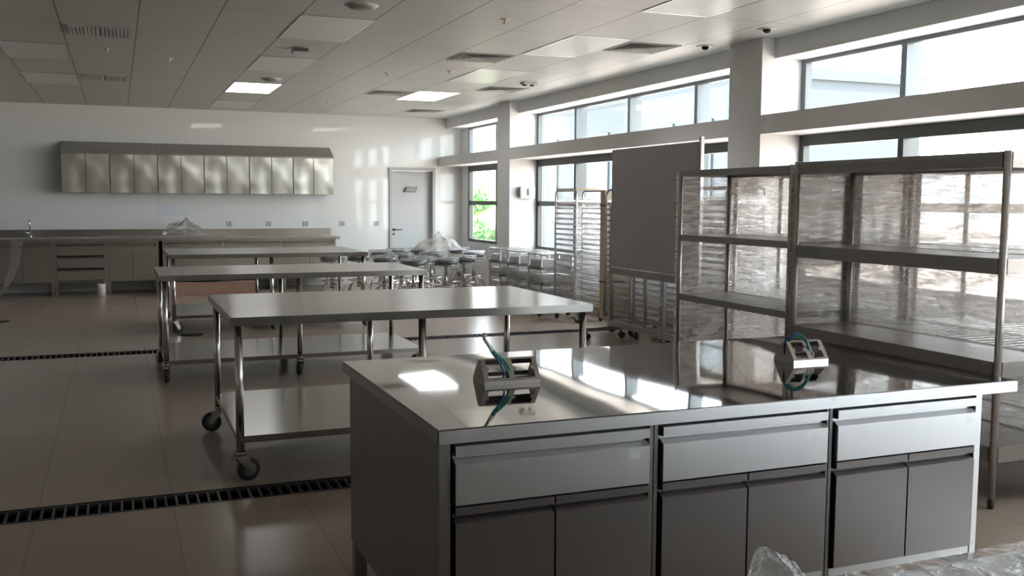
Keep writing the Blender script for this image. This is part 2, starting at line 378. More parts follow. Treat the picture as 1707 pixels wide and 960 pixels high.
# ------------------------------------------------------------------ ceiling fixtures
def panel(x0, y0, label, lit):
    c = (x0+.3, y0+.6, CZ); x1, y1 = x0+.6, y0+1.2
    t = thing('ceiling_light', label, 'ceiling light', c, 0, 'recessed ceiling light panels')
    b = MB(); w = .012; z0 = CZ-.006
    b.box(x0, x1, y0, y0+w, z0, CZ); b.box(x0, x1, y1-w, y1, z0, CZ); b.box(x0, x0+w, y0+w, y1-w, z0, CZ); b.box(x1-w, x1, y0+w, y1-w, z0, CZ)
    lp(b, 'light_frame', M['trim_metal'], t, c, .002)
    lp(MB().box(x0+w, x1-w, y0+w, y1-w, CZ-.004, CZ), 'light_diffuser', M['lit' if lit else 'diffuser'], t, c)
panel(1.4, 12.75, 'glowing ceiling panel above the far counter side of the room', True)
panel(3.8, 12.75, 'glowing ceiling panel above the bar stools nearest the windows', True)
for x0, y0, lb in ((1.4, 7.95, 'large unlit ceiling panel with the small box sensor behind it'), (1.4, 10.35, 'unlit ceiling panel just in front of the glowing one over the counter side'), (1.4, 15.15, 'unlit ceiling panel touching the far wall behind the glowing one'),
                   (3.8, 5.55, 'glossy unlit ceiling panel cut by the top of the photo'), (3.8, 7.95, 'glossy unlit ceiling panel beside the striped square vent'), (3.8, 10.35, 'glossy unlit ceiling panel just in front of the glowing one by the windows'),
                   (-1.0, 10.35, 'dim unlit ceiling panel beside the nearer slatted vent'), (-1.0, 12.75, 'dim unlit ceiling panel beside the farther slatted vent')):
    panel(x0, y0, lb, False)
def vent(x0, y0, label, slat):
    s = .55; c = (x0+s/2, y0+s/2+.0, CZ); t = thing('ceiling_vent', label, 'air vent', c, 0, 'square ceiling air vents')
    h = s/2
    b = MB()
    for (a0, a1, e0, e1) in ((-h, h, -h, -h+.03), (-h, h, h-.03, h), (-h, -h+.03, -h+.03, h-.03), (h-.03, h, -h+.03, h-.03)): b.box(a0, a1, e0, e1, -.007, 0)
    b.build('vent_frame', M['vent'], t, .002)
    MB().box(-h+.03, h-.03, -h+.03, h-.03, -.003, -.001).build('vent_back', M['dark_metal'], t)
    b = MB()
    if slat:
        for k in range(16):
            x = -h+.045+k*(s-.09)/15; tl = .02*(1 if k < 8 else -1)
            b.prism([(x-.009, -.005), (x+.009, -.005), (x+.010-tl*.5, -.020), (x-.010-tl*.5, -.020)], -h+.03, h-.03, 'y')
    else:
        for k in range(5):
            a = h-.035-k*.047; a2 = a-.035
            for q in range(4):
                ca, sa = math.cos(q*PI/2), math.sin(q*PI/2)
                P = lambda u, v, z: (u*ca-v*sa, u*sa+v*ca, z)
                b.add([P(-a, -a, -.013), P(a, -a, -.013), P(a2, -a2, -.0035), P(-a2, -a2, -.0035), P(-a, -a, -.015), P(a, -a, -.015), P(a2, -a2, -.0055), P(-a2, -a2, -.0055)],
                      [(0,1,2,3), (7,6,5,4), (0,4,5,1), (2,6,7,3)])
    b.build('vent_blade', M['vent'], t)
vent(-.37, 9.15, 'pale slatted ceiling vent nearer the viewer over the open floor', True)
vent(-.37, 12.68, 'pale slatted ceiling vent farther off near the wall cabinets', True)
for x0, y0, lb in ((3.23, 9.28, 'square ceiling vent with a dark triangular opening'), (4.43, 8.06, 'striped square ceiling vent beside the glossy panel over the windows'), (3.23, 12.9, 'small looking square vent just left of the glowing panel by the windows'),
                   (4.48, 11.85, 'greyish square vent near the far pillar'), (4.46, 15.3, 'square vent close to the far wall above the door')):
    vent(x0, y0, lb, False)
def small(name, label, cat, x, y, fn, group=None):
    t = thing(name, label, cat, (x, y, CZ), 0, group); fn(t); return t
def sprinkler(t):
    MB().lathe([(0, -.004), (.035, -.004), (.04, 0)], n=16).build('escutcheon', M['cream'], t)
    MB().lathe([(0, -.036), (.02, -.036), (.02, -.032), (.008, -.030), (.01, -.02), (.014, -.004)], n=12).build('sprinkler_head', M['cream'], t)
for x, y, lb in ((.548, 10.94, 'tiny ceiling sprinkler between the two slatted vents and the unlit panel'), (2.961, 7.49, 'largest looking pinkish ceiling sprinkler in the middle'), (2.951, 11.16, 'small ceiling sprinkler in front of the glowing panel by the windows'),
                 (.5, 14.4, 'farthest small sprinkler over the wall cabinets'), (-.05, 10.46, 'faint sprinkler right behind the nearer slatted vent'), (2.95, 14.6, 'tiny sprinkler between the two glowing panels near the far wall'), (3.55, 10.67, 'pale sprinkler just behind the vent with the triangular opening')):
    small('ceiling_sprinkler', lb, 'sprinkler', x, y, sprinkler, 'ceiling sprinklers')
def disc(t):
    MB().lathe([(0, -.03), (.07, -.03), (.10, -.018), (.105, 0)], n=24).build('detector_body', M['grey_plastic'], t)
    MB().lathe([(.105, -.008), (.125, -.004), (.125, 0)], n=24).build('detector_ring', M['plate'], t)
small('smoke_detector', 'dark round smoke detector at the top edge of the ceiling view', 'smoke detector', 1.76, 7.4, disc)
small('smoke_detector', 'flat round detector just in front of the glowing panel over the counter side', 'smoke detector', 1.78, 12.25, disc)
def boxsensor(t):
    MB().box(-.075, .075, -.06, .06, -.045, 0).build('sensor_body', M['plate'], t, .006)
    MB().box(-.07, .07, -.075, -.06, -.03, -.004).build('sensor_bracket', M['dark_metal'], t)
small('ceiling_sensor', 'small rectangular box sensor on the ceiling between two unlit panels', 'sensor', 1.70, 9.75, boxsensor)
def spot(t):
    MB().lathe([(0, -.006), (.075, -.006), (.085, 0)], n=24).build('spot_plate', M['plate'], t)
    MB().lathe([(0, -.036), (.02, -.034), (.032, -.02), (.034, -.006)], n=20).build('spot_lens', M['dark'], t)
small('dome_camera', 'round ceiling dome with dark lens nearest the viewer beside the broad pillar', 'camera', 5.16, 7.0, spot)
small('dome_camera', 'round ceiling dome with dark lens just past the broad pillar', 'camera', 5.2, 8.0, spot)
def boxlamp(t):
    MB().box(-.09, .09, -.06, .06, -.03, 0).build('lamp_body', M['plate'], t, .004)
    for x in (-.055, .04): MB().lathe([(0, -.045), (.028, -.042), (.03, -.03)], (x, 0, 0), n=14).build('lamp_eye', M['dark'], t)
small('ceiling_lamp', 'little twin eyed box on the ceiling behind the striped vent', 'lamp', 4.79, 11.3, boxlamp)

# ------------------------------------------------------------------ far wall fittings
Xs = [-.785, -.094, .613, 1.321, 2.034, 2.747, 3.422]
ul = ['first wall cabinet from the end over the sink', 'second wall cabinet from the end over the sink, brighter doors', 'third wall cabinet, dull doors under the joint of the top covers', 'fourth wall cabinet, middle of the row with bright dented doors', 'fifth wall cabinet next to the last one', 'last wall cabinet of the row nearest the grey door, with creased door']
for i in range(6):
    x0, x1 = Xs[i]+.003, Xs[i+1]-.003; c = ((x0+x1)/2, YF, 1.565)
    t = thing('wall_cabinet', 'steel two door wall cabinet, ' + ul[i] if False else ul[i], 'cabinet', c, 0, 'steel wall cabinets in a row')
    b = MB(); b.box(x0, x1, 16.57, YF-.001, 1.565, 1.58); b.box(x0, x1, 16.57, YF-.001, 2.155, 2.17); b.box(x0, x0+.015, 16.57, YF-.001, 1.58, 2.155); b.box(x1-.015, x1, 16.57, YF-.001, 1.58, 2.155); b.box(x0+.015, x1-.015, YF-.015, YF-.001, 1.58, 2.155)
    lp(b, 'cabinet_body', M['hood'], t, c)
    xm = (x0+x1)/2
    for a, e in ((x0+.004, xm-.004), (xm+.004, x1-.004)):
        lp(MB().box(a, e, 16.548, 16.568, 1.567, 2.168), 'door', M['dented'], t, c, .004)
for x0, x1, lb in ((-.79, .611, 'shorter sloped dull steel cover on top of the wall cabinets'), (.615, 3.43, 'longer sloped dull steel cover on top of the wall cabinets')):
    c = ((x0+x1)/2, 16.7, 2.171)
    o = MB().prism([(16.545, 2.171), (16.545, 2.19), (YF-.003, 2.372), (YF-.003, 2.171)], x0, x1, 'x').build('cabinet_cover', M['hood'], None, .003, loc=c)
    tag(o, lb, 'cover', 'sloped covers over the wall cabinets')
sl = ['power socket right above the plastic heap on the counter', 'second power socket from the plastic heap', 'third power socket from the plastic heap', 'fourth power socket from the plastic heap', 'power socket just beyond the end of the counter', 'power socket closest to the door handle']
for i, x in enumerate((1.108, 1.74, 2.38, 3.009, 3.645, 4.256)):
    t = thing('power_socket', sl[i], 'socket', (x, YF, 1.063), 0, 'power sockets on the far wall')
    MB().box(-.045, .045, -.012, 0, -.045, .045).build('socket_plate', M['plate'], t, .004)
    b = MB(); b.box(-.006, .006, -.0135, -.011, .008, .026); b.box(-.024, -.014, -.0135, -.011, -.02, -.006); b.box(.014, .024, -.0135, -.011, -.02, -.006)
    b.box(-.003, .003, -.0135, -.011, -.04, .04)
    b.build('socket_slots', M['dark_metal'], t)
o = MB().grid(6, 4, lambda u, v: (.62+.42*u, YF-.004-.004*math.sin(PI*u)*math.sin(PI*v), 1.20+.20*v)).build('notice_sign', M['paper'], None, loc=(.83, YF, 1.3))
tag(o, 'faint pale paper notice taped to the far wall above the plastic heap', 'paper')

# far counter
YC = 16.13
c = (-.8, 16.5, .83)
t = thing('counter_worktop', 'long stainless steel worktop with upstand along the far wall', 'worktop', c)
lp(MB().box(-5, 3.42, 16.06, YF-.03, .826, .87), 'top', M['counter'], t, c, .004)
lp(MB().box(-5, 3.43, YF-.03, YF-.002, .826, .985), 'upstand', M['counter'], t, c, .003)
def unit(x0, x1, kind, label, ndoor=2, splits=None):
    c = ((x0+x1)/2, YC+.3, 0)
    t = thing('base_cabinet', label, 'cabinet', c, 0, 'base cabinets under the far worktop')
    b = MB(); b.box(x0, x1, YC+.02, YF-.06, .205, .225); b.box(x0, x0+.035, YC, YF-.06, .225, .825); b.box(x1-.035, x1, YC, YF-.06, .225, .825); b.box(x0+.035, x1-.035, YF-.08, YF-.06, .225, .825); b.box(x0+.035, x1-.035, YC+.005, YC+.03, .785, .825)
    lp(b, 'cabinet_body', M['counter'], t, c, .002)
    for lx in (x0+.025, x1-.025):
        for ly in (YC+.03, YF-.12): lp(MB().box(lx-.02, lx+.02, ly-.02, ly+.02, 0, .205), 'leg', M['counter'], t, c)
    a, e = x0+.04, x1-.04
    if kind == 'doors':
        xm = splits or (a+e)/2
        for p, q in ((a, xm-.003), (xm+.003, e)):
            dd = lp(MB().box(p, q, YC-.012, YC+.01, .228, .745), 'door', M['counter'], t, c, .003)
            o = MB().box(p+.005, q-.005, YC-.016, YC+.004, .752, .775).build('handle_lip', M['counter'], None, .002, loc=c); o.location = (0,0,0); o.parent = dd
    else:
        for z0, z1 in ((.235, .405), (.425, .595), (.615, .785)):
            dd = lp(MB().box(a, e, YC-.012, YC+.01, z0, z1-.03), 'drawer', M['counter'], t, c, .003)
            o = MB().box(a+.003, e-.003, YC-.006, YC+.01, z1-.027, z1-.004).build('handle_lip', M['dark_metal'], None, .002, loc=c); o.location = (0,0,0); o.parent = dd
unit(-1.80, -.907, 'doors', 'two door base cabinet under the tap at the far counter', splits=-1.342)
unit(-.903, -.172, 'drawers', 'three drawer base cabinet beside the white pail')
unit(-.168, .578, 'doors', 'two door base cabinet standing just past the white pail', splits=.195)
unit(.637, 1.558, 'doors', 'two door base cabinet under the plastic heap past the dark gap')
unit(1.562, 2.484, 'doors', 'two door base cabinet next to last before the counter end')
unit(2.488, 3.36, 'doors', 'two door base cabinet at the counter end nearest the door')
t = thing('sink_tap', 'chrome swan neck tap standing on the far worktop', 'tap', (-1.25, 16.62, .871))
pts = [(0,0,0), (0,0,.22)] + [(0, -.06+.06*math.cos(a), .22+.06*math.sin(a)) for a in [PI*k/8 for k in range(1, 9)]] + [(0, -.12, .17)]
MB().tube(pts, .011).build('spout', M['chrome'], t)
MB().lathe([(.03, 0), (.028, .03), (.014, .04)], n=16).build('tap_base', M['chrome'], t)
MB().tube([(0,0,.06), (-.10, -.03, .10)], .008).build('tap_lever', M['chrome'], t)
t = thing('pail', 'small whitish pail on the floor before the drawer cabinet', 'pail', (-.26, 15.92, 0))
MB().lathe([(.055, 0), (.062, .19), (.058, .19), (.052, .006), (0, .006)], n=24).build('bucket', M['cup'], t)
MB().tube([(-.062, 0, .18), (-.05, -.04, .13), (0, -.068, .11), (.05, -.04, .13), (.062, 0, .18)], .003, 6).build('bail_handle', M['dark_metal'], t)
t = thing('cardboard_carton', 'long flat brown cardboard carton lying before the far counter', 'box', (1.3, 15.84, 0))
MB().box(-.72, .70, -.17, .17, 0, .17).build('carton_body', M['cardboard'], t, .006)
b = MB(); b.grid(10, 2, lambda u, v: (-.72+1.42*u, -.17+.18*v, .172+.012*math.sin(u*9)*v+.01*v)); b.build('carton_flap', M['cardboard'], t)
# plastic on the far worktop
def ns(x, y, z=0, s=1): return mnoise.noise(Vector((x*s, y*s, z*s)))
b = MB(); b.grid(60, 10, lambda u, v: (-1.3+2.9*u, 16.03+.55*v, .876+.02*abs(ns(u*8, v*3, 1, 2))+.03*abs(ns(u*3, v*2, 5, 2))*(1 if v > .1 else .3)))
tag(b.build('plastic_sheet', M['film']), 'loose clear plastic sheet spread over the far worktop', 'plastic sheet')
def heap(cx, cy, z, rx, ry, h, seed):
    def fn(u, v):
        a = 2*PI*u; r = v
        k = 1 + .25*ns(math.cos(a)*2+seed, math.sin(a)*2, v*2, 1.5)
        zz = h*(1-r**1.6)*(1+.55*ns(math.cos(a)*r*3+seed, math.sin(a)*r*3, seed, 1.3)) + .04*abs(ns(u*9, v*9, seed, 2))*(1-r*.7)
        return (cx+rx*r*k*math.cos(a), cy+ry*r*k*math.sin(a), z+.004+max(0, zz))
    return MB().grid(48, 18, fn)
tag(heap(.98, 16.42, .90, .34, .22, .24, 3).build('plastic_heap', M['film']), 'puffed heap of clear plastic on the far worktop below a socket', 'plastic sheet')
b = MB(); b.grid(6, 40, lambda u, v: (-1.38-.25*v*v+.10*(u-.5)*(1.6-v), 16.02-.10*v-.05*v*v+.03*ns(u*3, v*7, 2, 2), .89-.872*v))
tag(b.build('plastic_strip', M['film']), 'clear plastic strip hanging from the far worktop to the floor', 'plastic sheet')

# ------------------------------------------------------------------ work tables on castors
def caster(parent, x, y, rz, r=.0625, lab=None):
    cb = MB(); cb.lathe([(.028, .16), (.028, .150), (.016, .150), (.016, .142)], n=14); cb.box(-.035, .035, -.03, .03, .134, .142)
    for s in (-1, 1):
        cb.prism([(-.03, .134), (.03, .134), (.055, r+.012), (.055, r-.012), (.03, r-.012)], s*.026-.003, s*.026+.003, 'y')
    cb.box(-.05, -.02, -.012, .012, .126, .134)
    o = cb.build('caster', M['pipe'], parent); o.location = (x, y, 0); o.rotation_euler = (0,0,rz)
    MB().lathe([(.020, -.019), (r-.012, -.019), (r-.002, -.013), (r, 0), (r-.002, .013), (r-.012, .019), (.020, .019)], (.042, 0, r), 'y', 24).build('wheel', M['rubber'], o)
    MB().lathe([(0, -.022), (.034, -.022), (.036, -.0195), (.036, .0195), (.034, .022), (0, .022)], (.042, 0, r), 'y', 18).build('hub', M['wheel_hub'], o)
    return o
def table(x0, x1, y0, y1, zs, label, rots):
    t = thing('work_table', label, 'table', (x0, y0, 0), 0, 'steel work tables on wheels'); Lx, Ly, H = x1-x0, y1-y0, .87
    b = MB(); b.box(0, Lx, 0, Ly, H-.045, H); b.build('tabletop', M['top'], t, .005)
    MB().box(.03, Lx-.03, .03, Ly-.03, zs-.035, zs).build('undershelf', M['top'], t, .004)
    k = 0
    for lx in (.045, Lx/2, Lx-.045):
        for ly in (.05, Ly-.05):
            MB().tube([(lx, ly, .158), (lx, ly, H-.045)], .021, 14).build('leg', M['pipe'], t)
            caster(t, lx, ly, rots[k % len(rots)]); k += 1
    return t
table(.515, 2.58, 5.09, 6.40, .245, 'nearest stainless work table, one big wheel showing at its front corner', [.35, 2.9, 1.2, -1.4, 2.2, .4])
table(.285, 2.49, 8.10, 9.22, .185, 'middle stainless work table standing across the second slotted drain', [1.5, 1.9, 1.6, -1.2, 2.4, 3.0])
table(.50, 2.695, 11.13, 12.55, .20, 'farthest stainless work table, closest to the far counter', [.6, 2.7, 1.2, -.4, .8, 2.0])

# ------------------------------------------------------------------ island with three cabinet units
IZ = .87
ISF = 2.43; ISB = 3.50
def front_profile(z0, z1, lip, y):
    """drawer or door front: face, recessed grip, lip (points in y,z)"""
    a = z1-lip
    return [(y+.034, z0), (y, z0), (y, a-.022), (y+.002, a-.022), (y+.018, a-.011), (y+.030, a-.010), (y+.030, a-.001), (y+.003, a), (y+.001, a+.002), (y+.001, z1), (y+.034, z1)]
units = [(.775, 1.432, .813, 1.413, 1.113, 'island cabinet unit with the open end panel, nearest the work tables'), (1.434, 2.068, 1.452, 2.055, 1.758, 'middle cabinet unit of the island with a bright drawer front'), (2.070, 2.712, 2.088, 2.678, 2.388, 'island cabinet unit closest to the tall shelving, whitest drawer front')]
for x0, x1, a, e, xm, lb in units:
    c = ((x0+x1)/2, ISF, 0)
    t = thing('island_cabinet', lb, 'cabinet', c, 0, 'island cabinet units')
    b = MB()
    b.box(x0, a-.004, ISF-.002, ISB, .21, .829); b.box(e+.004, x1, ISF-.002, ISB, .21, .829)       # sides
    b.box(a-.004, e+.004, ISB-.02, ISB, .21, .829); b.box(a-.004, e+.004, ISF+.005, ISB-.02, .275, .300)
    b.box(a-.004, e+.004, ISF+.03, ISB-.02, .64, .648)
    lp(b, 'cabinet_body', M['side'], t, c, .0015)
    lp(MB().box(a-.004, e+.004, ISF-.004, ISF+.004, .272, .299), 'bottom_rail', M['front'], t, c, .001)
    for lx in (x0+.025, x1-.025):
        for ly in (ISF+.035, ISB-.03): lp(MB().box(lx-.022, lx+.022, ly-.022, ly+.022, 0, .21), 'leg', M['side'], t, c)
    if x1 > 2.7: lp(MB().box(e+.006, x1, ISF-.006, ISF-.001, .27, .829), 'end_stile', M['front'], t, c, .001)
    g = .006
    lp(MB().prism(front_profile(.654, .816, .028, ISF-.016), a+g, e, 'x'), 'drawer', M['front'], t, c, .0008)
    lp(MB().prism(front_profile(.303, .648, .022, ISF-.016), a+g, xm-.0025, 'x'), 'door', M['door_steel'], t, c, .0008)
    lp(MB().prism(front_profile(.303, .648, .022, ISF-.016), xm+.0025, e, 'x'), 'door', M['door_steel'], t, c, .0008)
c = (1.8, 3, .83)
o = MB().box(.762, 2.835, 2.393, 3.575, .830, IZ).build('island_worktop', M['mirror'], None, .004, loc=c)
tag(o, 'mirror bright stainless worktop covering the three island units', 'worktop')
lp(MB().box(.764, 2.833, 2.389, 2.3935, .832, IZ-.003), 'front_edge', M['front'], o, c, .001, 'brushed front edge of the worktop')

def outlet(x, y, w, label, loop):
    t = thing('outlet_housing', label, 'outlet housing', (x, y, IZ), -.04, 'empty outlet housings on the island'); dp, h = .125, .078
    fl = .014; th = .0025
    # bent sheet: two triangular cheeks, a front lip, a back slope
    ch = [(0, 0), (0, fl), (dp*.42, h), (dp*.56, h), (dp, .008), (dp, 0)]
    b = MB()
    b.prism(ch, 0, th, 'x'); b.prism(ch, w-th, w, 'x')
    b.box(0, w, -.001, th, 0, fl)
    b.prism([(dp*.40, h-.003), (dp*.58, h-.003), (dp*.58, h), (dp*.40, h)], th, w-th, 'x')
    b.prism([(dp*.56, h), (dp*.70, h*.70), (dp*.68, h*.68), (dp*.54, h-.003)], th, w-th, 'x')
    b.prism([(dp*.86, h*.32), (dp, .008), (dp-.003, .007), (dp*.84, h*.31)], th, w-th, 'x')
    b.build('housing_shell', M['holder'], t)
    # sloped front frame with two openings
    s0, s1 = Vector((0, fl)), Vector((dp*.42, h)); nn = Vector((-(s1-s0).y, (s1-s0).x)).normalized()*.0025
    def sl(u, v0, v1):
        p, q = s0.lerp(s1, v0), s0.lerp(s1, v1); return [tuple(p), tuple(q), tuple(q+nn), tuple(p+nn)]
    b = MB()
    for u0, u1, v0, v1 in ((0, w, 0, .08), (0, w, .93, 1), (0, .016, .08, .93), (w-.016, w, .08, .93), (w/2-.010, w/2+.010, .08, .93)): b.prism(sl(0, v0, v1), u0, u1, 'x')
    for u in (.016, w/2-.018, w/2+.010, w-.024): b.prism(sl(0, .45, .62), u, u+.008, 'x')
    b.build('face_frame', M['holder'], t)
    MB().box(th, w-th, .02, .06, .0005, .012).build('cable_hole', M['dark'], t)
    cx = w*.27
    if not loop:
        for i, (m_, dx) in enumerate((('wire_green', 0), ('wire_blue', -.012), ('wire_green', .012), ('wire_blue', .004))):
            pts = [(cx+.03+dx, .03, .012), (cx+.035+dx, .022, .035), (cx+.015+dx*.9, .03, .075), (cx-.008+dx*.5, .035, .10), (cx-.022+dx*.25, .04, .125)]
            MB().tube(smooth(pts), .0032, 8).build('wire', M[m_], t)
        MB().tube(smooth([(cx-.015, .037, .108), (cx-.030, .04, .133), (cx-.040, .042, .150), (cx-.038, .042, .168)]), [.006]*16, 10).build('cable_sheath', M['wire_white'], t)
    else:
        for i, (m_, dz, dx) in enumerate((('wire_blue', 0, 0), ('wire_green', -.007, .004), ('wire_blue', .006, -.003), ('wire_green', .002, .008))):
            pts = [(cx-.035+dx, .06, .02), (cx-.04+dx, .055, .07+dz), (cx-.01, .045, .102+dz), (cx+.03, .035, .088+dz), (cx+.045+dx, .025, .045), (cx+.035+dx, .02, .015)]
            MB().tube(smooth(pts), .0032, 8).build('wire', M[m_], t)
        MB().tube(smooth([(cx+.03, .02, .012), (cx+.05, .015, .018), (cx+.055, .015, .034), (cx+.05, .02, .04)]), .004, 8).build('cable_sheath', M['wire_white'], t)
def smooth(pts, n=5):
    P = [Vector(p) for p in pts]; out = []
    for i in range(len(P)-1):
        p0, p1, p2, p3 = P[max(i-1, 0)], P[i], P[i+1], P[min(i+2, len(P)-1)]
        for k in range(n):
            t = k/n; out.append(.5*((2*p1)+(-p0+p2)*t+(2*p0-5*p1+4*p2-p3)*t*t+(-p0+3*p1-3*p2+p3)*t**3))
    out.append(P[-1]); return out
outlet(1.093, 2.932, .195, 'triangular outlet housing with a straight upright bundle of wires, near the work tables', False)
outlet(2.318, 2.925, .155, 'triangular outlet housing with a curled wire loop, toward the tall shelving', True)

# foreground counter wrapped in film
t = thing('foreground_counter', 'near steel counter cut by the bottom edge, wrapped in creased film', 'counter', (1.9, .7, 0))
b = MB(); b.box(.78-1.9, 3.8-1.9, .12-.7, 1.21-.7, .825, .862); b.build('counter_top', M['side'], t, .004)  # unseen right end lengthened to block bright floor from the island door reflections
b = MB(); b.box(.82-1.9, 3.75-1.9, .16-.7, 1.18-.7, .21, .825); b.build('cabinet_body', M['side'], t, .003)
for lx in (-1.05, 1.82):
    for ly in (-.5, .44): MB().box(lx-.022, lx+.022, ly-.022, ly+.022, 0, .21).build('leg', M['side'], t)
def wrapfn(u, v):
    x, y = -1.13+3.04*u, -.59+1.112*v
    z = .866 + .010*abs(ns(x*5+3, y*5, 2, 1.3)) + .006*abs(ns(x*14, y*14, 7, 1)) + .003*ns(x*30, y*30, 3)
    return (x, y, z)
MB().grid(150, 70, wrapfn).build('plastic_wrap', M['film_top'], t)
def bagfn(u, v):
    a = 2*PI*u; ca, sa = math.cos(a), math.sin(a); r = math.sin(v*PI/2); k = 1+.16*ns(ca*2, sa*2, v*3, 1.2)
    return (.875+.052*r*k*ca+.01*v, 1.135+.05*r*k*sa, .876+.082*math.cos(v*PI/2)*(1+.35*ns(ca*r*2, sa*r*2, 4, 1.4))+.004*abs(ns(u*12, v*8, 2)))
bag = MB().grid(48, 20, bagfn)
tag(bag.build('plastic_bag', M['film_bag']), 'crumpled clear plastic bag rising from the wrapped near counter', 'plastic bag')

# ------------------------------------------------------------------ shelving
def shelving(x0, x1, y0, y1, levels, label, wrap, th=.055):
    c = (x0, y0, 0); t = thing('shelving_unit', label, 'shelf', c, 0, 'tall steel shelving units'); W, Dp = y1-y0, x1-x0
    for px in (.0, Dp):
        for py in (0, W):
            sx = .018 if px == 0 else -.018; sy = .018 if py == 0 else -.018
            b = MB(); b.tube([(px+sx, py+sy, .05), (px+sx, py+sy, levels[0]+.004)], .0175, 14)
            o = b.build('post', M['shelf_post'], t)
            MB().lathe([(.014, 0), (.017, .012), (.017, .03), (.012, .052)], (px+sx, py+sy, 0), n=12).build('foot', M['rubber'], o)
    for z in levels:
        b = MB(); b.box(.005, .02, .036, W-.036, z-th, z); b.box(Dp-.02, Dp-.005, .036, W-.036, z-th, z)
        b.box(.036, Dp-.036, .005, .02, z-th, z); b.box(.036, Dp-.036, W-.02, W-.005, z-th, z)
        if z == levels[2] and wrap == 'back':
            k = .03
            while k < W-.05: b.box(.02, Dp-.02, k, k+.045, z-.014, z-.002); k += .075
        else: b.box(.02, Dp-.02, .02, W-.02, z-.012, z-.002)
        b.build('shelf', M['shelf'], t, .002)
    e = .004; zt, zb = levels[0]-.02, .12
    def side(p, q, n):
        def fn(u, v):
            x, y = p[0]+(q[0]-p[0])*u, p[1]+(q[1]-p[1])*u; k = .006*ns(u*5+p[0], v*9, n)*math.sin(PI*u)
            return (x+k*(p[1] != q[1]), y+k*(p[0] != q[0]), zb+(zt-zb)*v)
        fb.grid(20, 26, fn)
    if wrap == 'all':
        fb = MB(); side((-e, -e), (-e, W+e), 1); side((-e, -e), (Dp+e, -e), 3)
        o = fb.build('front_wrap', M['film_front'], t); o['label'] = 'thin clear film stretched over the front'
    fb = MB()
    side((Dp+e, -e), (Dp+e, W+e), 2)
    if wrap != 'all': side((-e, -e), (Dp+e, -e), 3)
    side((-e, W+e), (Dp+e, W+e), 4)
    o = fb.build('plastic_wrap', M['film_shelf'], t); o['label'] = 'clear stretch film wrapped around the unit'
    return t
LA = [1.715, 1.21, .715, .30]; LB = [1.70, 1.23, .79, .33]
shelving(3.86, 4.325, 3.37, 4.93, LA, 'tall film wrapped steel shelving nearest the viewer, thick dark shelves', 'all', .075)
shelving(3.86, 4.325, 4.945, 6.27, LB, 'tall open fronted steel shelving beyond the nearest one, slatted lower shelf', 'back', .045)
shelving(4.35, 4.80, 3.37, 4.93, LA, 'second wrapped shelving, directly behind the nearest one', 'back')
shelving(4.35, 4.80, 4.945, 6.27, LB, 'second wrapped shelving, directly behind the open fronted one', 'back', .045)
shelving(4.83, 5.29, 3.37, 4.93, LA, 'rearmost wrapped shelving by the window, behind two others', 'back')

# ------------------------------------------------------------------ tray racks
def make_rack(W, Dp, label, guard=False, zt=1.60, nl=20):
    """W along y, Dp along x; two bent tube side frames along y, ledges between"""
    t = thing('tray_rack', label, 'rack', (0,0,0), 0, 'wheeled tray racks in a row')
    r = .0125; zb = .16
    for i, x in enumerate((r, Dp-r)):
        R = .07
        pts = [(x, r, zb), (x, r, zt-R)] + [(x, r+R-R*math.cos(a), zt-R+R*math.sin(a)) for a in [PI/2*k/6 for k in range(1, 7)]] + \
              [(x, W-r-R+R*math.sin(a), zt-R+R*math.cos(a)) for a in [PI/2*k/6 for k in range(0, 7)]] + [(x, W-r, zb)]
        b = MB(); b.tube(pts, r, 10)
        b.box(x-.012, x+.012, 0, W, zb-.02, zb+.01)
        b.build('side_frame', M['rack'], t)
    for k in range(nl):
        z = .22 + k*(zt-.16-.22)/(nl-1)
        for s, x in ((1, 2*r), (-1, Dp-2*r)):
            bb = MB(); xa = x; xb = x+s*.035
            bb.box(min(xa, xb), max(xa, xb), .02, W-.02, z-.003, z); bb.box(min(x-s*.003, x), max(x-s*.003, x), .02, W-.02, z-.003, z+.022)
            if s == 1: lg = bb
            else: lg.v, lg.f, lg.sm = lg.v, lg.f, lg.sm; lg.add(bb.v, bb.f)
        lg.build('ledge', M['tray'], t)
    for q in ((0, Dp, 0, .025, zb-.02, zb+.01), (0, Dp, W-.025, W, zb-.02, zb+.01), (.02, Dp-.02, 0, .02, zt-.14, zt-.11), (.02, Dp-.02, W-.02, W, zt-.14, zt-.11)):
        MB().box(*q).build('cross_bar', M['rack'], t)
    for x in (.03, Dp-.03):
        for y in (.05, W-.05): caster(t, x, y, random.uniform(-3, 3), .055)
    fb = MB(); e = .006
    for p, q in (((-e, -e), (-e, W+e)), ((-e, -e), (Dp+e, -e)), ((Dp+e, -e), (Dp+e, W+e))):
        fb.grid(10, 40, lambda u, v, p=p, q=q: (p[0]+(q[0]-p[0])*u+.004*ns(u*5, v*20, p[1])*(p[1] != q[1]), p[1]+(q[1]-p[1])*u+.004*ns(u*5, v*20, 4)*(p[0] != q[0]), .2+(zt-.27)*v))
    o = fb.build('plastic_wrap', M['film_rack'], t); o['label'] = 'clear stretch film around the rack'
    if guard:
        o = MB().box(-.004, Dp, W+.008, W+.115, .14, zt).build('cardboard_guard', M['tan'], t, .003); o['label'] = 'tan cardboard guard strapped to the rack'
        for z in (.55, 1.42):
            MB().box(-.007, Dp+.002, W+.004, W+.119, z, z+.018).build('strap', M['dark_metal'], o)
    return t
rk = make_rack(.62, .40, 'film wrapped tray rack standing just past the wrapped steel carts')
rk.location = (5.1, 10.56, 0)
rk2 = make_rack(.60, .40, 'tray rack with a tan cardboard guard, half hidden by the grey panel', True); rk2.location = (5.1, 9.20, 0)
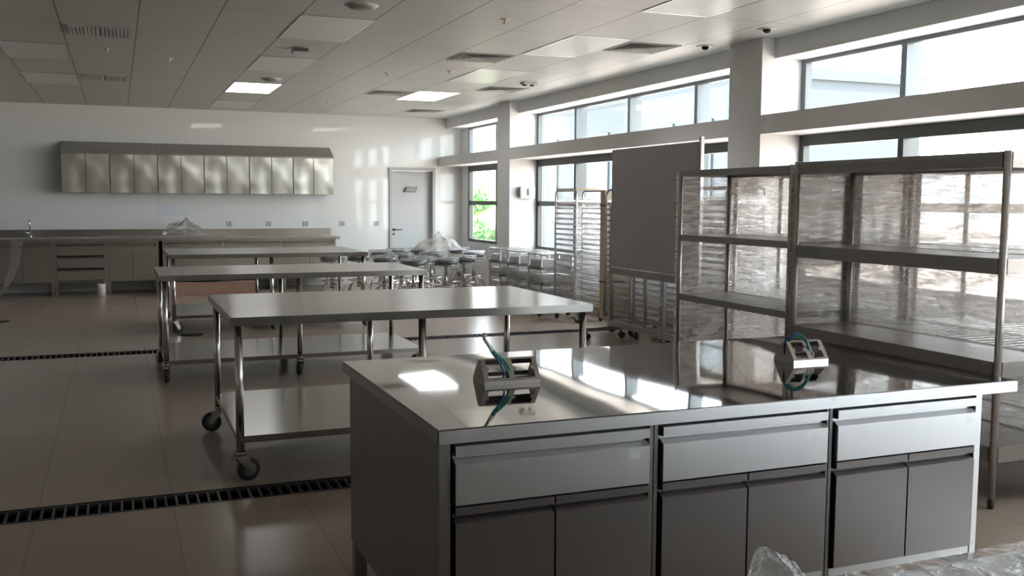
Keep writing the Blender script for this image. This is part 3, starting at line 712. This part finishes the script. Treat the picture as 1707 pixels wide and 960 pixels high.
for y, x, lb in ((8.53, 5.1, 'tray rack hidden behind the grey panel, seen below it beside the panel post'), (7.88, 5.1, 'tray rack hidden behind the middle of the grey panel'), (7.20, 4.96, 'tray rack at the broad pillar seen through the open fronted shelving')):
    o = copy_tree(rk); o.location = (x, y, 0); o['label'] = lb
t = thing('packing_board', 'pale cardboard sheet lying on top of the film wrapped tray rack', 'cardboard', (5.3, 10.87, 1.614))
MB().grid(8, 4, lambda u, v: (-.19+.36*v, -.28+.56*u, .012+.012*math.sin(u*PI*2)*v)).build('board_sheet', M['tan'], t)
MB().box(-.19, .17, -.29, .29, .0, .010).build('board_base', M['tan'], t)

# ------------------------------------------------------------------ grey panel on wheeled stand
XB = 4.90; y0, y1 = 7.58, 9.235
c = (XB, (y0+y1)/2, 0); t = thing('panel_stand', 'big grey film covered panel on a wheeled steel stand', 'board', c)
W2 = (y1-y0)/2
MB().grid(40, 30, lambda u, v: (-.02+.004*ns(u*9, v*7, 1, 2), -W2+2*W2*u, .79+1.225*v)).build('panel_front', M['grey_panel'], t)
MB().box(-.012, .02, -W2, W2, .785, 2.015).build('panel', M['grey_panel'], t, .004)
for s, ztop in ((-1, 2.06), (1, 1.42)):
    MB().box(-.018, .018, s*(W2+.022)-.018, s*(W2+.022)+.018, .10, ztop).build('post', M['rack'], t, .003)
MB().box(-.02, .02, -W2, W2, .70, .772).build('cross_rail', M['rack'], t, .003)
MB().box(-.02, .02, -W2, W2, .14, .20).build('lower_rail', M['rack'], t, .003)
for s in (-1, 1):
    ft = MB().box(-.32, .16, s*(W2+.022)-.025, s*(W2+.022)+.025, .09, .13).build('foot_bar', M['rack'], t, .003)
    for x in (-.29, .13):
        b = MB(); b.lathe([(.012, .09), (.012, .06)], (x, s*(W2+.022), 0), n=10)
        for q in (-.016, .016): b.lathe([(.0, q-.008), (.032, q-.008), (.034, q), (.032, q+.008), (0, q+.008)], (x+.01, s*(W2+.022), .034), 'y', 16)
        b.build('caster_wheel', M['rubber'], ft)
for y in (-.25, .12):
    MB().box(-.015, .015, y-.012, y+.012, .20, .70).build('upright', M['rack'], t, .002)

# ------------------------------------------------------------------ wrapped carts
cl = ['steel four tier cart in film, nearest the tray racks', 'steel four tier cart in film, middle of the three', 'steel four tier cart in film, beside the bar stools and far pillar']
def make_cart(W):
    t = thing('utility_cart', cl[0], 'cart', (0,0,0), 0, 'film wrapped steel carts'); Dp = .46
    for x in (.012, Dp-.012):
        for y in (.012, W-.012): MB().tube([(x, y, .14), (x, y, .80)], .012, 10).build('post', M['pipe'], t)
    for z in (.795, .60, .41, .22):
        b = MB(); b.box(.0, Dp, 0, W, z-.012, z); b.box(0, .006, 0, W, z-.012, z+.03 if z < .7 else z); b.box(Dp-.006, Dp, 0, W, z-.012, z+.03 if z < .7 else z); b.box(0, Dp, 0, .006, z-.012, z+.03 if z < .7 else z); b.box(0, Dp, W-.006, W, z-.012, z+.03 if z < .7 else z)
        b.build('shelf', M['top'], t, .002)
    for z in (.66, .47, .28):
        MB().box(.03, Dp-.03, .03, W-.03, z-.05, z+.05).build('bin', M['tray'], t, .008)
    for x in (.03, Dp-.03):
        for y in (.03, W-.03): caster(t, x, y, random.uniform(-3, 3), .05)
    fb = MB(); e = .008
    for p, q in (((-e, -e), (-e, W+e)), ((-e, -e), (Dp+e, -e)), ((-e, W+e), (Dp+e, W+e))):
        fb.grid(10, 12, lambda u, v, p=p, q=q: (p[0]+(q[0]-p[0])*u+.006*ns(u*5, v*6, p[1])*(p[1] != q[1]), p[1]+(q[1]-p[1])*u, .26+.54*v))
    o = fb.build('plastic_wrap', M['film_cart'], t); o['label'] = 'clear film around the cart'
    return t
ct = make_cart(.44); ct.location = (5.0, 11.36, 0)
for i, y in ((1, 12.10), (2, 12.80)):
    o = copy_tree(ct); o.location = (5.0, y, 0); o['label'] = cl[i]
b = MB(); b.grid(14, 50, lambda u, v: (4.985+.49*u, 11.33+1.95*v, .802+.006*abs(ns(u*3, v*9, 4, 2))))
tag(b.build('plastic_sheet', M['film_top']), 'pale plastic sheet lying across the tops of the three carts', 'plastic sheet')

# wall box on the pillar
t = thing('wall_dispenser', 'small silver box in crinkled film on the far pillar', 'dispenser', (5.65, 13.45, 1.60))
MB().box(-.11, .11, -.11, -.001, -.085, .085).build('dispenser_body', M['tray'], t, .012)
MB().box(-.02, .025, -.116, -.108, -.05, .06).build('dispenser_slot', M['dark'], t, .003)
MB().grid(12, 10, lambda u, v: (-.118+.236*u, -.118-.006*abs(ns(u*6, v*6, 3)), -.09+.18*v)).build('plastic_wrap', M['film'], t)

# ------------------------------------------------------------------ bar stools
def make_stool():
    t = thing('bar_stool', '', 'stool', (0,0,0), 0, 'black bar stools in plastic bags')
    MB().lathe([(0, .565), (.135, .565), (.165, .575), (.172, .60), (.165, .628), (.13, .64), (0, .645)], n=28).build('seat', M['vinyl'], t)
    MB().lathe([(0, .535), (.10, .54), (.158, .552), (.172, .565), (.16, .572), (0, .572)], n=28).build('seat_rim', M['stool_metal'], t)
    MB().lathe([(.030, .16), (.030, .36), (.022, .37), (.022, .535), (.05, .545)], n=16).build('column', M['stool_metal'], t)
    b = MB(); b.tube([(.165*math.cos(a), .165*math.sin(a), .27) for a in [2*PI*k/28 for k in range(28)]], .009, 8, True)
    for k in range(4):
        a = PI/4+PI/2*k; b.tube([(.028*math.cos(a), .028*math.sin(a), .28), (.165*math.cos(a), .165*math.sin(a), .27)], .007, 8)
    b.build('foot_ring', M['stool_metal'], t)
    for k in range(5):
        a = 2*PI*k/5; ca, sa = math.cos(a), math.sin(a)
        pts = smooth([(.02*ca, .02*sa, .22), (.09*ca, .09*sa, .225), (.16*ca, .16*sa, .16), (.20*ca, .20*sa, .02), (.205*ca, .205*sa, .006)], 4)
        MB().tube(pts, .011, 8).build('leg', M['stool_metal'], t)
    def cov(u, v):
        a = 2*PI*u; r = .19*math.sin(min(1, v*1.8)*PI/2); z = .665-(max(0, v-.5)*.34)
        k = 1+.10*ns(math.cos(a)*3, math.sin(a)*3, v*4)+(.10*(v-.5) if v > .5 else 0)
        return (r*k*math.cos(a), r*k*math.sin(a), z+.02*ns(math.cos(a)*4, math.sin(a)*4, v*5+3))
    o = MB().grid(36, 12, cov).build('plastic_cover', M['film_stool'], t); o['label'] = 'clear crinkled plastic cover'
    return t
stools = [(2.95, 14.46, 'bagged black stool seen behind the far table, first from the counter end'), (3.38, 14.55, 'bagged black stool at the corner of the far table, second from the counter end'),
          (3.92, 15.37, 'bagged black stool standing in front of the door handle side'), (4.32, 15.82, 'bagged black stool straight before the door'), (3.60, 13.83, 'bagged stool mostly under white plastic beside the middle table end'),
          (4.75, 15.9, 'bagged black stool under the door hinge side'), (5.02, 16.45, 'bagged black stool hard against the far wall by the door frame'), (3.80, 13.03, 'bagged black stool nearest the middle work table corner'),
          (4.10, 13.62, 'bagged black stool tucked behind the two nearest ones'), (4.30, 13.12, 'bagged black stool in the nearest row with its whole foot ring showing'), (4.72, 13.55, 'bagged black stool in the nearest row just left of the wrapped carts'),
          (5.52, 16.1, 'bagged stool below the lawn window in the far corner'), (5.30, 14.73, 'tallest looking bagged stool beside the far pillar and carts'), (4.55, 14.62, 'bagged stool in the middle of the group under the plastic heap'), (4.05, 14.55, 'bagged stool in the middle of the group behind the middle table end')]
st = make_stool()
for i, (x, y, lb) in enumerate(stools):
    o = st if i == 0 else copy_tree(st)
    o.location = (x, y, 0); o.rotation_euler = (0, 0, i*1.13); o['label'] = lb
tag(heap(4.72, 14.75, .69, .42, .34, .20, 5).build('plastic_heap', M['film_stool']), 'loose crumpled plastic heaped on top of the bar stools', 'plastic sheet')

# ------------------------------------------------------------------ outside
struct(MB().box(6.1, 60, -40, 90, -.25, -.10).build('ground_outside', M['paving']), 'sunlit pale paving outside the windows', 'ground')
b = MB(); b.grid(30, 40, lambda u, v: (9.5+14*u, 33+50*v, -.09+3.2*(1-math.cos(min(1, u*1.4)*PI))/2+.12*ns(u*7, v*20, 2)))
struct(b.build('lawn_outside', M['lawn']), 'bright green lawn bank outside the far window', 'lawn')
def shrub(x, y, z, s, label):
    t = thing('shrub', label, 'shrub', (x, y, z)); b = MB()
    rnd = random.Random(int(x*100))
    for k in range(260):
        a = rnd.uniform(0, 2*PI); el = rnd.uniform(0, 1); rr = s*(rnd.uniform(.4, 1)); p = Vector((rr*math.cos(a)*math.sqrt(1-el*el), rr*math.sin(a)*math.sqrt(1-el*el), .1*s+rr*el*1.2))
        q = Vector((rnd.uniform(-1, 1), rnd.uniform(-1, 1), rnd.uniform(-.2, 1))).normalized()*s*.25; w = q.orthogonal().normalized()*s*.05
        b.add([p-w, p+q*.5-w*1.6, p+q, p+q*.5+w*1.6+q.cross(w).normalized()*s*.02, p+w], [(0,1,2,3,4)])
    b.build('foliage', M['leaf'], t)
    MB().tube([(0,0,-.1), (0,0,s*.7)], s*.05, 8).build('stem', M['cardboard'], t)
shrub(10.6, 29.4, -.1, .8, 'dark leafy shrub low in the lawn window'); shrub(13.4, 37.2, 1.0, .8, 'smaller shrub up on the lawn bank beyond the far window')
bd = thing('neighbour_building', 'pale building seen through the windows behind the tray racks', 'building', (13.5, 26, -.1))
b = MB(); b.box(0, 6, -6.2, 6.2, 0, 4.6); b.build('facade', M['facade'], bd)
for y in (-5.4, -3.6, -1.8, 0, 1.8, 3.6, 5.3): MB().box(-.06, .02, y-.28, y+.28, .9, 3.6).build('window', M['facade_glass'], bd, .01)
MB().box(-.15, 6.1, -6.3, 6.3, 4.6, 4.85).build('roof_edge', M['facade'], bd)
sh = thing('utility_cabin', 'small flat grey cabin outside above the nearest shelving', 'building', (22, 24.6, -.1))
MB().box(-1, 1, -1.1, 1.1, 0, 3.0).build('cabin_wall', M['grey_shed'], sh); MB().box(-1.1, 1.1, -1.2, 1.2, 3.0, 3.12).build('cabin_roof', M['facade'], sh)

# ------------------------------------------------------------------ light
w = D.worlds.new('sky'); SC.world = w; w.use_nodes = True; nt = w.node_tree; nt.nodes.clear()
bg = nt.nodes.new('ShaderNodeBackground'); ow = nt.nodes.new('ShaderNodeOutputWorld')
bg.inputs['Color'].default_value = (.88, .95, 1, 1); bg.inputs['Strength'].default_value = 9
nt.links.new(bg.outputs[0], ow.inputs[0])
sl_ = D.lights.new('sun', 'SUN'); sl_.energy = 14; sl_.angle = .01; sl_.color = (1, .95, .88)
so = D.objects.new('sun', sl_); COL.objects.link(so)
so.rotation_euler = Vector((.45, .35, -.82)).to_track_quat('-Z', 'Y').to_euler()

SC.view_settings.view_transform = 'Standard'; SC.view_settings.look = 'None'
SC.view_settings.exposure = .45; SC.view_settings.gamma = 1; SC.view_settings.use_curve_mapping = False
cy = SC.cycles
cy.transparent_max_bounces = 32; cy.max_bounces = 14; cy.diffuse_bounces = 6; cy.glossy_bounces = 6; cy.transmission_bounces = 8
cy.sample_clamp_indirect = 6; cy.caustics_reflective = False; cy.caustics_refractive = False
